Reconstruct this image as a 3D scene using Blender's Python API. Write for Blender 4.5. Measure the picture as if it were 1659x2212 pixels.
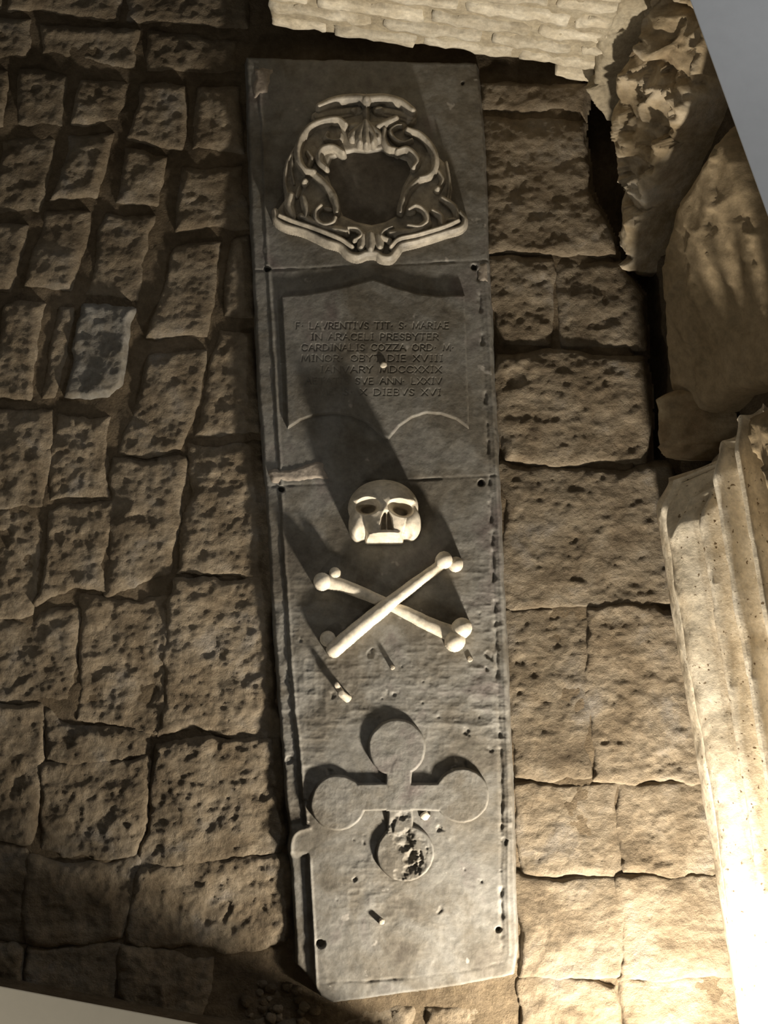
import bpy, math, random
import numpy as np
from mathutils import Vector

# ------------------------------------------------------------------ reset
for o in list(bpy.data.objects):
    bpy.data.objects.remove(o, do_unlink=True)
scene = bpy.context.scene
COL = scene.collection
random.seed(7)
RNG = np.random.default_rng(7)

# ------------------------------------------------------------------ camera
FPX, HC, TILT = 3000.0, 3.0, math.radians(8.0)
CT, ST = math.cos(TILT), math.sin(TILT)
CAM = np.array([0.0, -HC * math.tan(TILT), HC])
cam_data = bpy.data.cameras.new('camera')
cam = bpy.data.objects.new('camera', cam_data)
COL.objects.link(cam)
cam.location = CAM
cam.rotation_euler = (TILT, 0, 0)
cam_data.sensor_fit = 'VERTICAL'
cam_data.sensor_height = 24.0
cam_data.lens = 24.0 * FPX / 2212.0
cam_data.clip_start = 0.05
scene.camera = cam


def unproj(u, v, z=0.0):
    """pixel -> point of the horizontal plane at height z"""
    dx, dy = (u - 829.5) / FPX, -(v - 1106.0) / FPX
    d = np.array([dx, dy * CT + ST, dy * ST - CT])
    return CAM + d * ((z - HC) / d[2])


def proj(X, Y, Z):
    rx, ry, rz = X - CAM[0], Y - CAM[1], Z - CAM[2]
    cy = ry * CT + rz * ST
    cz = -ry * ST + rz * CT
    return 829.5 + FPX * rx / -cz, 1106.0 - FPX * cy / -cz


# ------------------------------------------------------------------ world, lights, exposure
world = bpy.data.worlds.new('dim_room')
scene.world = world
world.use_nodes = True
world.node_tree.nodes['Background'].inputs[0].default_value = (1.0, 0.93, 0.80, 1)
world.node_tree.nodes['Background'].inputs[1].default_value = 0.076

spot_d = bpy.data.lights.new('floor_spotlight', 'SPOT')
spot = bpy.data.objects.new('floor_spotlight', spot_d)
COL.objects.link(spot)
SPOT = unproj(1508, 2580, 0.0) + np.array([0, 0, 0.41])
spot.location = SPOT
_aim = Vector(unproj(990, 1300, 0.0) - SPOT)
spot.rotation_euler = _aim.to_track_quat('-Z', 'Y').to_euler()
spot_d.energy = 238.0
spot_d.color = (1.0, 0.895, 0.735)
spot_d.spot_size = math.radians(125)
spot_d.spot_blend = 1.0
spot_d.shadow_soft_size = 0.055

for _loc, _e, _c in (((1.6, 1.5, 1.65), 38.0, (0.95, 0.97, 1.0)), ((-1.35, -1.80, 1.40), 27.0, (1.0, 0.92, 0.78))):  # unseen fill lights, added to brighten the two pale ledges
    lamp_d = bpy.data.lights.new('ledge_fill', 'POINT')
    lamp = bpy.data.objects.new('ledge_fill', lamp_d)
    COL.objects.link(lamp)
    lamp.location = _loc
    lamp_d.energy = _e
    lamp_d.color = _c
    lamp_d.shadow_soft_size = 0.15

scene.view_settings.view_transform = 'Standard'
scene.view_settings.look = 'None'
scene.view_settings.gamma = 1.0
scene.view_settings.use_curve_mapping = False
scene.view_settings.exposure = 0.0


# ------------------------------------------------------------------ noise
def _hash(ix, iy, iz):
    n = (ix.astype(np.int64) * 374761393 + iy.astype(np.int64) * 668265263 + iz.astype(np.int64) * 2147483647)
    n = (n ^ (n >> 13)) * 1274126177
    n = n ^ (n >> 16)
    return (n & 0xFFFF).astype(np.float64) / 65535.0


def vnoise(x, y, z=0.0):
    x = np.asarray(x, float); y = np.asarray(y, float)
    z = np.zeros_like(x) + z
    ix, iy, iz = np.floor(x), np.floor(y), np.floor(z)
    fx, fy, fz = x - ix, y - iy, z - iz
    fx = fx * fx * fx * (fx * (fx * 6 - 15) + 10)
    fy = fy * fy * fy * (fy * (fy * 6 - 15) + 10)
    fz = fz * fz * (3 - 2 * fz)
    def L(a, b, t): return a + (b - a) * t
    r = []
    for dz in (0, 1):
        a = L(_hash(ix, iy, iz + dz), _hash(ix + 1, iy, iz + dz), fx)
        b = L(_hash(ix, iy + 1, iz + dz), _hash(ix + 1, iy + 1, iz + dz), fx)
        r.append(L(a, b, fy))
    return L(r[0], r[1], fz) * 2 - 1


def fbm(x, y, s, z=0.0, o=4, gain=0.5):
    """fractal noise about -1..1; s = size of the largest lumps"""
    t, a, n = 0.0, 1.0, 0.0
    for i in range(o):
        k = (2.03 ** i) / s
        c, sn = math.cos(0.7 * i), math.sin(0.7 * i)
        t = t + a * vnoise((x * c - y * sn) * k + 17.3 * i, (x * sn + y * c) * k - 9.1 * i, z * 7.77 + i * 3.1)
        n += a; a *= gain
    return t / n * 1.6


def ridged(x, y, s, z=0.0, o=4):
    t, a, n = 0.0, 1.0, 0.0
    for i in range(o):
        k = (2.1 ** i) / s
        t = t + a * (1 - 2 * np.abs(vnoise(x * k + 31.7 * i, y * k + 5.3 * i, z * 5.1 + i)))
        n += a; a *= 0.5
    return t / n


def facets(x, y, s, seed, slope=0.5):
    """split-rock facets: every cell is a plane of its own tilt"""
    gx, gy = np.floor(x / s), np.floor(y / s)
    best = np.full(x.shape, 1e9); out = np.zeros(x.shape)
    for dx in (-1, 0, 1):
        for dy in (-1, 0, 1):
            cx, cy = gx + dx, gy + dy
            px = (cx + _hash(cx, cy, cx * 0 + seed)) * s; py = (cy + _hash(cx, cy, cx * 0 + seed + 7)) * s
            d = (x - px) ** 2 + (y - py) ** 2
            a = _hash(cx, cy, cx * 0 + seed + 13) * 2 - 1; b = _hash(cx, cy, cx * 0 + seed + 19) * 2 - 1
            h = (_hash(cx, cy, cx * 0 + seed + 29) - 0.5) * s * slope + slope * (a * (x - px) + b * (y - py))
            m = d < best
            best = np.where(m, d, best); out = np.where(m, h, out)
    return out


# ------------------------------------------------------------------ 2-D shape helpers (in the traced plane)
def sdf_poly(U, V, P):
    P = np.asarray(P, float)
    d = np.full(U.shape, 1e18); s = np.ones(U.shape)
    n = len(P)
    for i in range(n):
        a, b = P[i], P[i - 1]
        ex, ey = b[0] - a[0], b[1] - a[1]
        wx, wy = U - a[0], V - a[1]
        t = np.clip((wx * ex + wy * ey) / (ex * ex + ey * ey + 1e-12), 0, 1)
        bx, by = wx - ex * t, wy - ey * t
        d = np.minimum(d, bx * bx + by * by)
        c1 = V >= a[1]; c2 = V < b[1]; c3 = ex * wy > ey * wx
        flip = (c1 & c2 & c3) | (~c1 & ~c2 & ~c3)
        s = np.where(flip, -s, s)
    return s * np.sqrt(d)


def catmull(P, k=6):
    P = np.asarray(P, float)
    if len(P) < 3: return P
    Q = np.vstack([2 * P[0] - P[1], P, 2 * P[-1] - P[-2]])
    out = []
    for i in range(1, len(Q) - 2):
        p0, p1, p2, p3 = Q[i - 1], Q[i], Q[i + 1], Q[i + 2]
        for j in range(k):
            t = j / k
            out.append(0.5 * (2 * p1 + (p2 - p0) * t + (2 * p0 - 5 * p1 + 4 * p2 - p3) * t * t + (3 * p1 - p0 - 3 * p2 + p3) * t ** 3))
    out.append(Q[-2])
    return np.array(out)


def dist_line(U, V, P):
    """distance to a polyline and 0..1 position along it"""
    P = np.asarray(P, float)
    d = np.full(U.shape, 1e18); T = np.zeros(U.shape)
    n = len(P) - 1
    for i in range(n):
        a, b = P[i], P[i + 1]
        ex, ey = b - a
        wx, wy = U - a[0], V - a[1]
        t = np.clip((wx * ex + wy * ey) / (ex * ex + ey * ey + 1e-12), 0, 1)
        q = (wx - ex * t) ** 2 + (wy - ey * t) ** 2
        m = q < d
        d = np.where(m, q, d); T = np.where(m, (i + t) / n, T)
    return np.sqrt(d), T


def sstep(a, b, x):
    t = np.clip((x - a) / (b - a), 0, 1)
    return t * t * (3 - 2 * t)


def smax(a, b, k):
    h = np.clip(0.5 + 0.5 * (a - b) / k, 0, 1)
    return b + (a - b) * h + k * h * (1 - h)


# ------------------------------------------------------------------ object helpers
def wloc(o):
    l = Vector((0, 0, 0))
    while o is not None:
        l = l + o.location; o = o.parent
    return np.array(l)


def mesh_obj(name, V, F, mat, parent=None, smooth=True, base=None):
    V = np.asarray(V, float)
    lo, hi = V.min(0), V.max(0)
    c = np.array([(lo[0] + hi[0]) / 2, (lo[1] + hi[1]) / 2, lo[2]]) if base is None else np.asarray(base, float)
    me = bpy.data.meshes.new(name)
    me.vertices.add(len(V)); me.vertices.foreach_set('co', (V - c).astype(np.float32).ravel())
    if isinstance(F, np.ndarray):
        n, k = F.shape
        me.loops.add(n * k); me.loops.foreach_set('vertex_index', F.astype(np.int32).ravel())
        me.polygons.add(n); me.polygons.foreach_set('loop_start', np.arange(0, n * k, k, dtype=np.int32))
    else:
        me.clear_geometry(); me.from_pydata([tuple(p) for p in (V - c)], [], F)
    me.update(calc_edges=True); me.validate()
    if smooth:
        me.polygons.foreach_set('use_smooth', np.ones(len(me.polygons), dtype=bool))
    me.materials.append(mat)
    o = bpy.data.objects.new(name, me)
    COL.objects.link(o)
    if parent is not None:
        o.parent = parent
        o.location = c - wloc(parent)
    else:
        o.location = c
    return o


def empty(name, loc):
    o = bpy.data.objects.new(name, None)
    o.empty_display_size = 0.05
    COL.objects.link(o); o.location = loc
    return o


def tag(o, label, cat, group=None, kind=None):
    o['label'] = label; o['category'] = cat
    if group: o['group'] = group
    if kind: o['kind'] = kind
    return o


class Frame:
    """a plane: O + s*S + w*W, relief along N"""
    def __init__(s, O=(0, 0, 0), S=(1, 0, 0), W=(0, 1, 0)):
        s.O = np.array(O, float)
        s.S = np.array(S, float); s.S /= np.linalg.norm(s.S)
        W = np.array(W, float); W -= s.S * W.dot(s.S); s.W = W / np.linalg.norm(W)
        s.N = np.cross(s.S, s.W)
    def px(s, u, v):
        dx, dy = (u - 829.5) / FPX, -(v - 1106.0) / FPX
        d = np.array([dx, dy * CT + ST, dy * ST - CT])
        t = (s.O - CAM).dot(s.N) / d.dot(s.N)
        q = CAM + d * t - s.O
        return q.dot(s.S), q.dot(s.W)


FLOOR = Frame()


def relief(name, poly, res, hf, mat, parent=None, frame=FLOOR, cut=-0.02, margin=0.012, rot=0.0, flip=False, base=None):
    """carved surface: grid over the plane, height hf(U, V, S, W) in metres; U, V are traced-photo coordinates"""
    Q = np.array([frame.px(u, v) for u, v in poly])
    a, b = Q.min(0) - margin, Q.max(0) + margin
    ns, nw = int((b[0] - a[0]) / res) + 2, int((b[1] - a[1]) / res) + 2
    s, w = np.linspace(a[0], b[0], ns), np.linspace(a[1], b[1], nw)
    S, W = np.meshgrid(s, w)
    P = frame.O + S[..., None] * frame.S + W[..., None] * frame.W
    U, V = proj(P[..., 0], P[..., 1], P[..., 2])
    H = hf(U, V, S, W)
    keep = H > cut
    P = P + np.maximum(H, cut)[..., None] * frame.N
    idx = np.arange(ns * nw).reshape(nw, ns)
    fk = keep[:-1, :-1] | keep[1:, :-1] | keep[:-1, 1:] | keep[1:, 1:]
    F = np.stack([idx[:-1, :-1], idx[:-1, 1:], idx[1:, 1:], idx[1:, :-1]], -1)[fk]
    if len(F) == 0:
        return None
    used = np.unique(F)
    rem = np.zeros(ns * nw, int); rem[used] = np.arange(len(used))
    return mesh_obj(name, P.reshape(-1, 3)[used], rem[F], mat, parent, base=base)


# ------------------------------------------------------------------ materials
def stone(name, cols, scale=6.0, fine=60.0, bump=0.35, dist=0.004, rough=0.85, vary=0.0, spec=0.25, speck=None, mott=(0.72, 1.25)):
    m = bpy.data.materials.new(name); m.use_nodes = True
    nt = m.node_tree; N = nt.nodes; L = nt.links
    b = N['Principled BSDF']
    b.inputs['Roughness'].default_value = rough
    b.inputs['Specular IOR Level'].default_value = spec
    g = N.new('ShaderNodeNewGeometry')
    n1 = N.new('ShaderNodeTexNoise'); n1.inputs['Scale'].default_value = scale
    n1.inputs['Detail'].default_value = 8; n1.inputs['Roughness'].default_value = 0.62
    n1.inputs['Distortion'].default_value = 0.4
    L.new(g.outputs['Position'], n1.inputs['Vector'])
    r = N.new('ShaderNodeValToRGB'); L.new(n1.outputs['Fac'], r.inputs['Fac'])
    el = r.color_ramp.elements
    pos = np.linspace(0.30, 0.70, len(cols))
    while len(el) < len(cols): el.new(0.5)
    for e, p, c in zip(el, pos, cols):
        e.position = float(p); e.color = (*c, 1)
    col = r.outputs['Color']
    n2 = N.new('ShaderNodeTexNoise'); n2.inputs['Scale'].default_value = fine
    n2.inputs['Detail'].default_value = 9; n2.inputs['Roughness'].default_value = 0.68
    L.new(g.outputs['Position'], n2.inputs['Vector'])
    mx = N.new('ShaderNodeMix'); mx.data_type = 'RGBA'; mx.blend_type = 'MULTIPLY'
    mx.inputs['Factor'].default_value = 1.0
    rr = N.new('ShaderNodeMapRange'); rr.inputs[1].default_value = 0.3; rr.inputs[2].default_value = 0.7
    rr.inputs[3].default_value = mott[0]; rr.inputs[4].default_value = mott[1]
    L.new(n2.outputs['Fac'], rr.inputs[0])
    L.new(col, mx.inputs['A']); L.new(rr.outputs[0], mx.inputs['B']); col = mx.outputs['Result']
    if vary:
        oi = N.new('ShaderNodeObjectInfo')
        hs = N.new('ShaderNodeHueSaturation')
        v = N.new('ShaderNodeMapRange'); v.inputs[3].default_value = 1 - vary; v.inputs[4].default_value = 1 + vary
        L.new(oi.outputs['Random'], v.inputs[0]); L.new(v.outputs[0], hs.inputs['Value'])
        L.new(col, hs.inputs['Color']); col = hs.outputs['Color']
    if speck:
        sc, th, scol = speck
        n3 = N.new('ShaderNodeTexNoise'); n3.inputs['Scale'].default_value = sc
        n3.inputs['Detail'].default_value = 3
        L.new(g.outputs['Position'], n3.inputs['Vector'])
        s = N.new('ShaderNodeMapRange'); s.inputs[1].default_value = th; s.inputs[2].default_value = th + 0.04
        L.new(n3.outputs['Fac'], s.inputs[0])
        m3 = N.new('ShaderNodeMix'); m3.data_type = 'RGBA'
        L.new(s.outputs[0], m3.inputs['Factor']); L.new(col, m3.inputs['A']); m3.inputs['B'].default_value = (*scol, 1)
        col = m3.outputs['Result']
    L.new(col, b.inputs['Base Color'])
    n4 = N.new('ShaderNodeTexNoise'); n4.inputs['Scale'].default_value = fine * 1.6
    n4.inputs['Detail'].default_value = 10; n4.inputs['Roughness'].default_value = 0.7
    L.new(g.outputs['Position'], n4.inputs['Vector'])
    bp = N.new('ShaderNodeBump'); bp.inputs['Strength'].default_value = bump; bp.inputs['Distance'].default_value = dist
    L.new(n4.outputs['Fac'], bp.inputs['Height']); L.new(bp.outputs['Normal'], b.inputs['Normal'])
    return m


M_PAVE = stone('paving_tuff', [(0.105, 0.079, 0.050), (0.165, 0.129, 0.086), (0.220, 0.180, 0.128), (0.21, 0.187, 0.158)], 9, 48, 0.85, 0.011, vary=0.14)
M_PAVEB = stone('paving_bluish_stone', [(0.13, 0.108, 0.078), (0.185, 0.172, 0.148), (0.225, 0.22, 0.205)], 9, 70, 0.5, 0.006, vary=0.08)
M_EARTH = stone('joint_earth', [(0.085, 0.062, 0.038), (0.135, 0.102, 0.064), (0.18, 0.14, 0.095)], 9, 60, 0.9, 0.010, rough=0.95)
M_SLAB = stone('grey_marble', [(0.072, 0.061, 0.048), (0.128, 0.115, 0.094), (0.178, 0.171, 0.154), (0.135, 0.116, 0.108)], 6.5, 50, 0.32, 0.004, rough=0.62, spec=0.3, speck=(24, 0.70, (0.30, 0.28, 0.25)))
M_SHIELD = stone('shaded_shield_marble', [(0.07, 0.06, 0.048), (0.12, 0.105, 0.088), (0.16, 0.145, 0.125)], 9, 60, 0.2, 0.003, rough=0.6)  # shadow of the carved frame put into a darker marble colour
M_CARVE = stone('white_marble', [(0.46, 0.41, 0.33), (0.62, 0.56, 0.46), (0.70, 0.65, 0.55)], 12, 70, 0.12, 0.002, rough=0.55, spec=0.35)
M_CARVE2 = stone('weathered_marble', [(0.20, 0.18, 0.15), (0.36, 0.32, 0.26), (0.48, 0.43, 0.35)], 14, 70, 0.14, 0.002, rough=0.55, spec=0.35)
M_ARMS = stone('arms_marble', [(0.17, 0.155, 0.13), (0.34, 0.305, 0.25), (0.50, 0.45, 0.37)], 16, 70, 0.14, 0.002, rough=0.5, spec=0.35)
M_BRICK = stone('pale_brick', [(0.42, 0.36, 0.26), (0.56, 0.50, 0.39), (0.70, 0.65, 0.54)], 12, 80, 0.3, 0.004, vary=0.14)
M_MORTAR = stone('lime_mortar', [(0.30, 0.255, 0.18), (0.40, 0.345, 0.25), (0.48, 0.43, 0.33)], 10, 90, 0.5, 0.006, rough=0.95)
M_ROCK = stone('wall_rock', [(0.20, 0.145, 0.085), (0.33, 0.26, 0.165), (0.45, 0.38, 0.28), (0.52, 0.48, 0.41)], 7, 45, 0.45, 0.007, vary=0.1)
M_BOULD = stone('smooth_rock', [(0.20, 0.15, 0.085), (0.29, 0.225, 0.14), (0.36, 0.285, 0.185)], 4, 50, 0.3, 0.005)
M_COLUMN = stone('column_marble', [(0.46, 0.38, 0.27), (0.66, 0.58, 0.45), (0.76, 0.69, 0.57)], 10, 60, 0.35, 0.004, rough=0.7, speck=(95, 0.66, (0.17, 0.12, 0.07)))
M_PLASTER = stone('grey_plaster', [(0.62, 0.63, 0.64), (0.68, 0.69, 0.70)], 2, 40, 0.05, 0.002, rough=0.8, mott=(0.97, 1.03))
M_PLASTERW = stone('cream_plaster', [(0.70, 0.64, 0.52), (0.76, 0.70, 0.58)], 2, 40, 0.05, 0.002, rough=0.8, mott=(0.97, 1.03))
M_PATCH = stone('pale_patch', [(0.24, 0.20, 0.165), (0.32, 0.28, 0.235)], 20, 90, 0.3, 0.003, rough=0.9)  # pale tone, also used for a lit patch on the slab
M_IRON = stone('rusty_iron', [(0.05, 0.035, 0.03), (0.10, 0.07, 0.05)], 40, 120, 0.3, 0.002, rough=0.6)

# ------------------------------------------------------------------ floor bed and paving stones
def floor_h(U, V, S, W):
    q, _ = dist_line(U, V, [(1292, 190), (1304, 260), (1318, 380), (1345, 500), (1392, 610), (1412, 760), (1408, 900), (1416, 1050)])
    crev = 0.10 * sstep(42, 22, q + 8 * fbm(S, W, 0.06, 2.0, 3))
    return -0.011 - crev + 0.006 * fbm(S, W, 0.10, 3.0, 5) + 0.003 * fbm(S, W, 0.03, 1.0, 3)

floor = relief('floor', [(-500, -420), (2000, -420), (2000, 2900), (-500, 2900)], 0.010, floor_h, M_EARTH, cut=-1)
tag(floor, 'brown stone-paved floor with worn joints around the long grey tomb slab', 'floor', kind='structure')


def paver(poly, mat=None, dz=0.0, rough=1.0, gap=4.0, seed=None, drop=0.014, warp=13.0):
    sd = random.uniform(0, 60) if seed is None else seed
    cx, cy = np.mean(np.array(poly), 0)
    tx, ty = random.uniform(-.025, .025), random.uniform(-.025, .025)
    z0 = random.uniform(-.005, .002) + dz
    c = unproj(cx, cy)
    def h(U, V, S, W):
        w1 = warp * fbm(S, W, 0.13, sd, 5, 0.55)
        d = -(sdf_poly(U, V, poly) + gap + w1) / 1000.0          # metres inside
        r = 0.020 + 0.012 * fbm(S, W, 0.12, sd + 3, 2)
        e = np.clip(d / np.maximum(r, 0.008), 0, 1)
        prof = -drop * (1 - np.sqrt(np.clip(1 - (1 - e) ** 2, 0, 1)))
        out = np.where(d < 0, d * 2.0, 0)
        n = 0.0080 * fbm(S, W, 0.13, sd + 5, 3) + 0.0050 * ridged(S, W * 1.5, 0.085, sd, 5)
        n = n + 0.0045 * fbm(S * 0.8, W * 1.25, 0.034, sd, 4, 0.65) + 0.0018 * fbm(S, W, 0.014, sd + 2, 2)
        n = n - 0.006 * sstep(0.5, 0.9, fbm(S, W, 0.06, sd + 11, 4))
        return z0 + (S - c[0]) * tx + (W - c[1]) * ty + prof + out + rough * n * (0.45 + 0.55 * e)
    return relief('paving_stone', poly, 0.0040, h, mat or M_PAVE, floor, cut=-0.035, margin=0.025)


L_STONES = [
    # far rows beyond the frame and at the upper edge
    [(-260, -150), (20, -140), (10, 20), (-260, 10)], [(20, -140), (270, -130), (260, 45), (10, 25)], [(270, -130), (560, -120), (550, 70), (262, 48)],
    [(-260, 20), (70, 30), (60, 125), (-260, 120)], [(75, 35), (310, 52), (300, 155), (66, 128)], [(315, 55), (520, 75), (525, 165), (305, 158)],
    [(-260, 130), (28, 135), (12, 280), (-260, 275)], [(32, 138), (158, 152), (140, 278), (16, 282)], [(162, 155), (292, 165), (262, 268), (144, 272)],
    [(296, 168), (412, 170), (400, 330), (266, 300)], [(416, 172), (530, 172), (534, 335), (404, 330)],
    [(-260, 285), (-10, 287), (-40, 465), (-260, 460)], [(-6, 288), (122, 288), (88, 462), (-36, 466)], [(140, 282), (256, 276), (220, 442), (96, 436)],
    [(262, 304), (368, 330), (350, 452), (232, 448)], [(372, 336), (538, 342), (540, 492), (500, 500), (368, 508)],
    [(-260, 470), (80, 470), (22, 632), (-260, 630)], [(92, 446), (196, 452), (160, 632), (30, 628)], [(222, 452), (336, 462), (300, 652), (166, 644)],
    [(362, 516), (486, 512), (458, 738), (306, 732)], [(492, 506), (544, 496), (556, 692), (470, 694)],
    [(-260, 640), (-8, 640), (-40, 860), (-260, 860)], [(-4, 642), (110, 642), (70, 870), (-36, 864)],
    [(300, 742), (456, 746), (398, 982), (250, 982)], [(464, 700), (560, 702), (572, 944), (412, 944)],
    [(116, 646), (166, 652), (124, 866), (76, 872)],
    # middle, more eroded
    [(-260, 870), (-40, 872), (-60, 1090), (-260, 1090)], [(-36, 880), (110, 884), (90, 1090), (-56, 1092)], [(116, 886), (244, 890), (240, 1080), (96, 1090)],
    [(246, 992), (398, 990), (372, 1240), (232, 1282)], [(404, 952), (574, 952), (588, 1244), (378, 1242)],
    [(-260, 1096), (-60, 1098), (-70, 1330), (-260, 1330)], [(-54, 1100), (92, 1098), (70, 1330), (-64, 1334)], [(98, 1094), (236, 1090), (226, 1278), (172, 1284), (78, 1300)],
    [(176, 1290), (368, 1286), (350, 1500), (336, 1570), (158, 1560)], [(376, 1252), (590, 1252), (600, 1480), (604, 1588), (342, 1590), (352, 1500)],
    [(-260, 1338), (-70, 1338), (-80, 1516), (-260, 1516)], [(-64, 1340), (70, 1338), (168, 1300), (152, 1520), (-74, 1516)],
    [(-260, 1524), (-70, 1524), (-70, 1800), (-260, 1800)], [(-64, 1524), (86, 1524), (80, 1660), (60, 1820), (-64, 1810)], [(92, 1526), (154, 1566), (330, 1578), (314, 1636), (190, 1640), (90, 1650)],
    [(88, 1660), (308, 1650), (296, 1856), (66, 1850)], [(336, 1606), (606, 1598), (618, 1790), (600, 1840), (302, 1876), (322, 1660)],
    [(298, 1884), (596, 1850), (622, 1870), (628, 2046), (470, 2062), (268, 2040), (280, 1960)],
    [(-260, 1810), (60, 1828), (50, 2040), (-260, 2030)], [(68, 1858), (292, 1864), (262, 2030), (58, 2036)],
    [(-260, 2050), (50, 2050), (40, 2240), (-260, 2240)], [(56, 2046), (258, 2042), (250, 2240), (46, 2240)], [(264, 2048), (460, 2070), (440, 2240), (256, 2240)],
]
for i, p in enumerate(L_STONES):
    y = np.mean(np.array(p), 0)[1]
    paver(p, rough=0.72 if y < 700 else 0.85, gap=7.0 if y < 900 else -2.0, drop=0.016 if y < 900 else 0.008, warp=12 if y < 900 else 22)
paver([(178, 656), (296, 662), (272, 836), (238, 872), (128, 862)], M_PAVEB, 0.006, 0.9, 4)

R_STONES = [
    [(1036, 172), (1268, 182), (1262, 244), (1042, 236)], [(1042, 244), (1262, 252), (1272, 400), (1318, 510), (1330, 546), (1056, 544)],
    [(1058, 556), (1196, 558), (1200, 752), (1070, 752)], [(1204, 560), (1340, 562), (1396, 640), (1402, 758), (1208, 754)],
    [(1072, 762), (1396, 768), (1400, 900), (1396, 1002), (1086, 1002)],
    [(1086, 1012), (1398, 1012), (1420, 1180), (1432, 1308), (1098, 1308)],
    [(1098, 1318), (1270, 1318), (1274, 1560), (1280, 1680), (1112, 1682)], [(1276, 1318), (1440, 1316), (1478, 1480), (1520, 1684), (1286, 1684), (1280, 1560)],
    [(1112, 1692), (1330, 1692), (1336, 1890), (1122, 1900)], [(1336, 1692), (1524, 1694), (1560, 1890), (1400, 1904), (1342, 1890)],
    [(1122, 1908), (1336, 1900), (1342, 2112), (1124, 2112)], [(1342, 1900), (1404, 1912), (1562, 1898), (1600, 2112), (1348, 2114)],
    [(1128, 2122), (1344, 2120), (1350, 2330), (1132, 2330)], [(1350, 2122), (1606, 2120), (1650, 2330), (1356, 2330)],
    [(1132, 2338), (1350, 2338), (1360, 2560), (1136, 2560)], [(1356, 2338), (1650, 2338), (1690, 2560), (1366, 2560)],
]
for i, p in enumerate(R_STONES):
    p = [(u + 45 if (u > 1396 and v > 1005) else u, v) for u, v in p]        # run on under the column
    y = np.mean(np.array(p), 0)[1]
    paver(p, rough=0.68, gap=-1.0 if y < 1000 else -4.0, drop=0.012 if y < 1000 else 0.006, warp=12 if y < 1000 else 20)
for p in ([(470, 2200), (690, 2190), (700, 2400), (460, 2400)], [(696, 2190), (900, 2170), (910, 2400), (706, 2400)], [(906, 2168), (1124, 2150), (1126, 2400), (916, 2400)]):
    paver(p, rough=1.2, gap=1.0, dz=-0.012)

# ------------------------------------------------------------------ brick wall across the head of the slab
BA, BB = unproj(590, 84), unproj(1284, 180)
bdir = (BB - BA); BLEN = np.linalg.norm(bdir); bdir /= BLEN
bnrm = np.array([bdir[1], -bdir[0], 0.0])                      # towards the viewer / lamp
bback = -bnrm


def brick_pt(s, t, z):
    return BA + bdir * s + bback * t + np.array([0, 0, z])


def lumpy_box(name, c0, axes, size, mat, parent, n=(6, 3, 3), rnd=0.006, amp=0.004, seed=0.0):
    """rounded worn block: corner c0, three axis vectors, sizes"""
    verts, faces, key = [], [], {}
    nx, ny, nz = n
    def vid(i, j, k):
        if (i, j, k) in key: return key[(i, j, k)]
        p = np.array([i / nx, j / ny, k / nz]) * size
        half = np.array(size) / 2
        q = p - half
        lim = half - rnd
        inn = np.clip(q, -lim, lim)
        d = q - inn
        l = np.linalg.norm(d)
        if l > 1e-9: q = inn + d / l * min(l, rnd)
        p = q + half
        wp = c0 + axes[0] * p[0] + axes[1] * p[1] + axes[2] * p[2]
        o = np.array([float(vnoise(np.array([wp[0] * 45 + 9 * a]), np.array([wp[1] * 45 + seed]), wp[2] * 45)[0]) for a in range(3)]) * amp
        key[(i, j, k)] = len(verts); verts.append(wp + o)
        return key[(i, j, k)]
    for i in range(nx):
        for j in range(ny):
            faces.append([vid(i, j, 0), vid(i, j + 1, 0), vid(i + 1, j + 1, 0), vid(i + 1, j, 0)])
            faces.append([vid(i, j, nz), vid(i + 1, j, nz), vid(i + 1, j + 1, nz), vid(i, j + 1, nz)])
    for i in range(nx):
        for k in range(nz):
            faces.append([vid(i, 0, k), vid(i + 1, 0, k), vid(i + 1, 0, k + 1), vid(i, 0, k + 1)])
            faces.append([vid(i, ny, k), vid(i, ny, k + 1), vid(i + 1, ny, k + 1), vid(i + 1, ny, k)])
    for j in range(ny):
        for k in range(nz):
            faces.append([vid(0, j, k), vid(0, j, k + 1), vid(0, j + 1, k + 1), vid(0, j + 1, k)])
            faces.append([vid(nx, j, k), vid(nx, j + 1, k), vid(nx, j + 1, k + 1), vid(nx, j, k + 1)])
    return mesh_obj(name, verts, faces, mat, parent)


AX = (bdir, bback, np.array([0, 0, 1.0]))
WALL_H = 0.74
wall_back = lumpy_box('wall_back', brick_pt(0.0, 0.004, 0.055), AX, (BLEN, 0.40, WALL_H - 0.05), M_MORTAR, None, (80, 8, 70), 0.01, 0.005, 3.0)
tag(wall_back, 'pale mortared brick wall across the head of the tomb slab', 'wall', kind='structure')
z = 0.0
row = 0
while z < WALL_H - 0.03:
    hgt = 0.042 + random.uniform(-.004, .005)
    s = -0.002 - (0.10 if row % 2 else 0.0)
    while s < BLEN:
        ln = random.uniform(0.15, 0.24)
        s0, s1 = max(s, 0.0), min(s + ln, BLEN)
        gapzone = (row == 0 and s0 < 0.46)                    # hollow above the slab end
        if s1 - s0 > 0.03 and not gapzone:
            tt = random.uniform(-0.007, 0.001)
            lumpy_box('brick', brick_pt(s0, tt, z + random.uniform(-.003, .003)), AX, (s1 - s0 - 0.004, 0.09, hgt), M_BRICK, wall_back, (12, 2, 4), 0.008, 0.006, row * 3.1 + s)
        s += ln + random.uniform(0.008, 0.02)
    z += hgt + random.uniform(0.014, 0.022)
    row += 1
# footing behind the hollow so the wall stands on the floor
lumpy_box('footing', brick_pt(0.0, 0.10, -0.02), AX, (BLEN, 0.30, 0.09), M_EARTH, wall_back, (20, 4, 3), 0.01, 0.006, 9.0)

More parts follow.
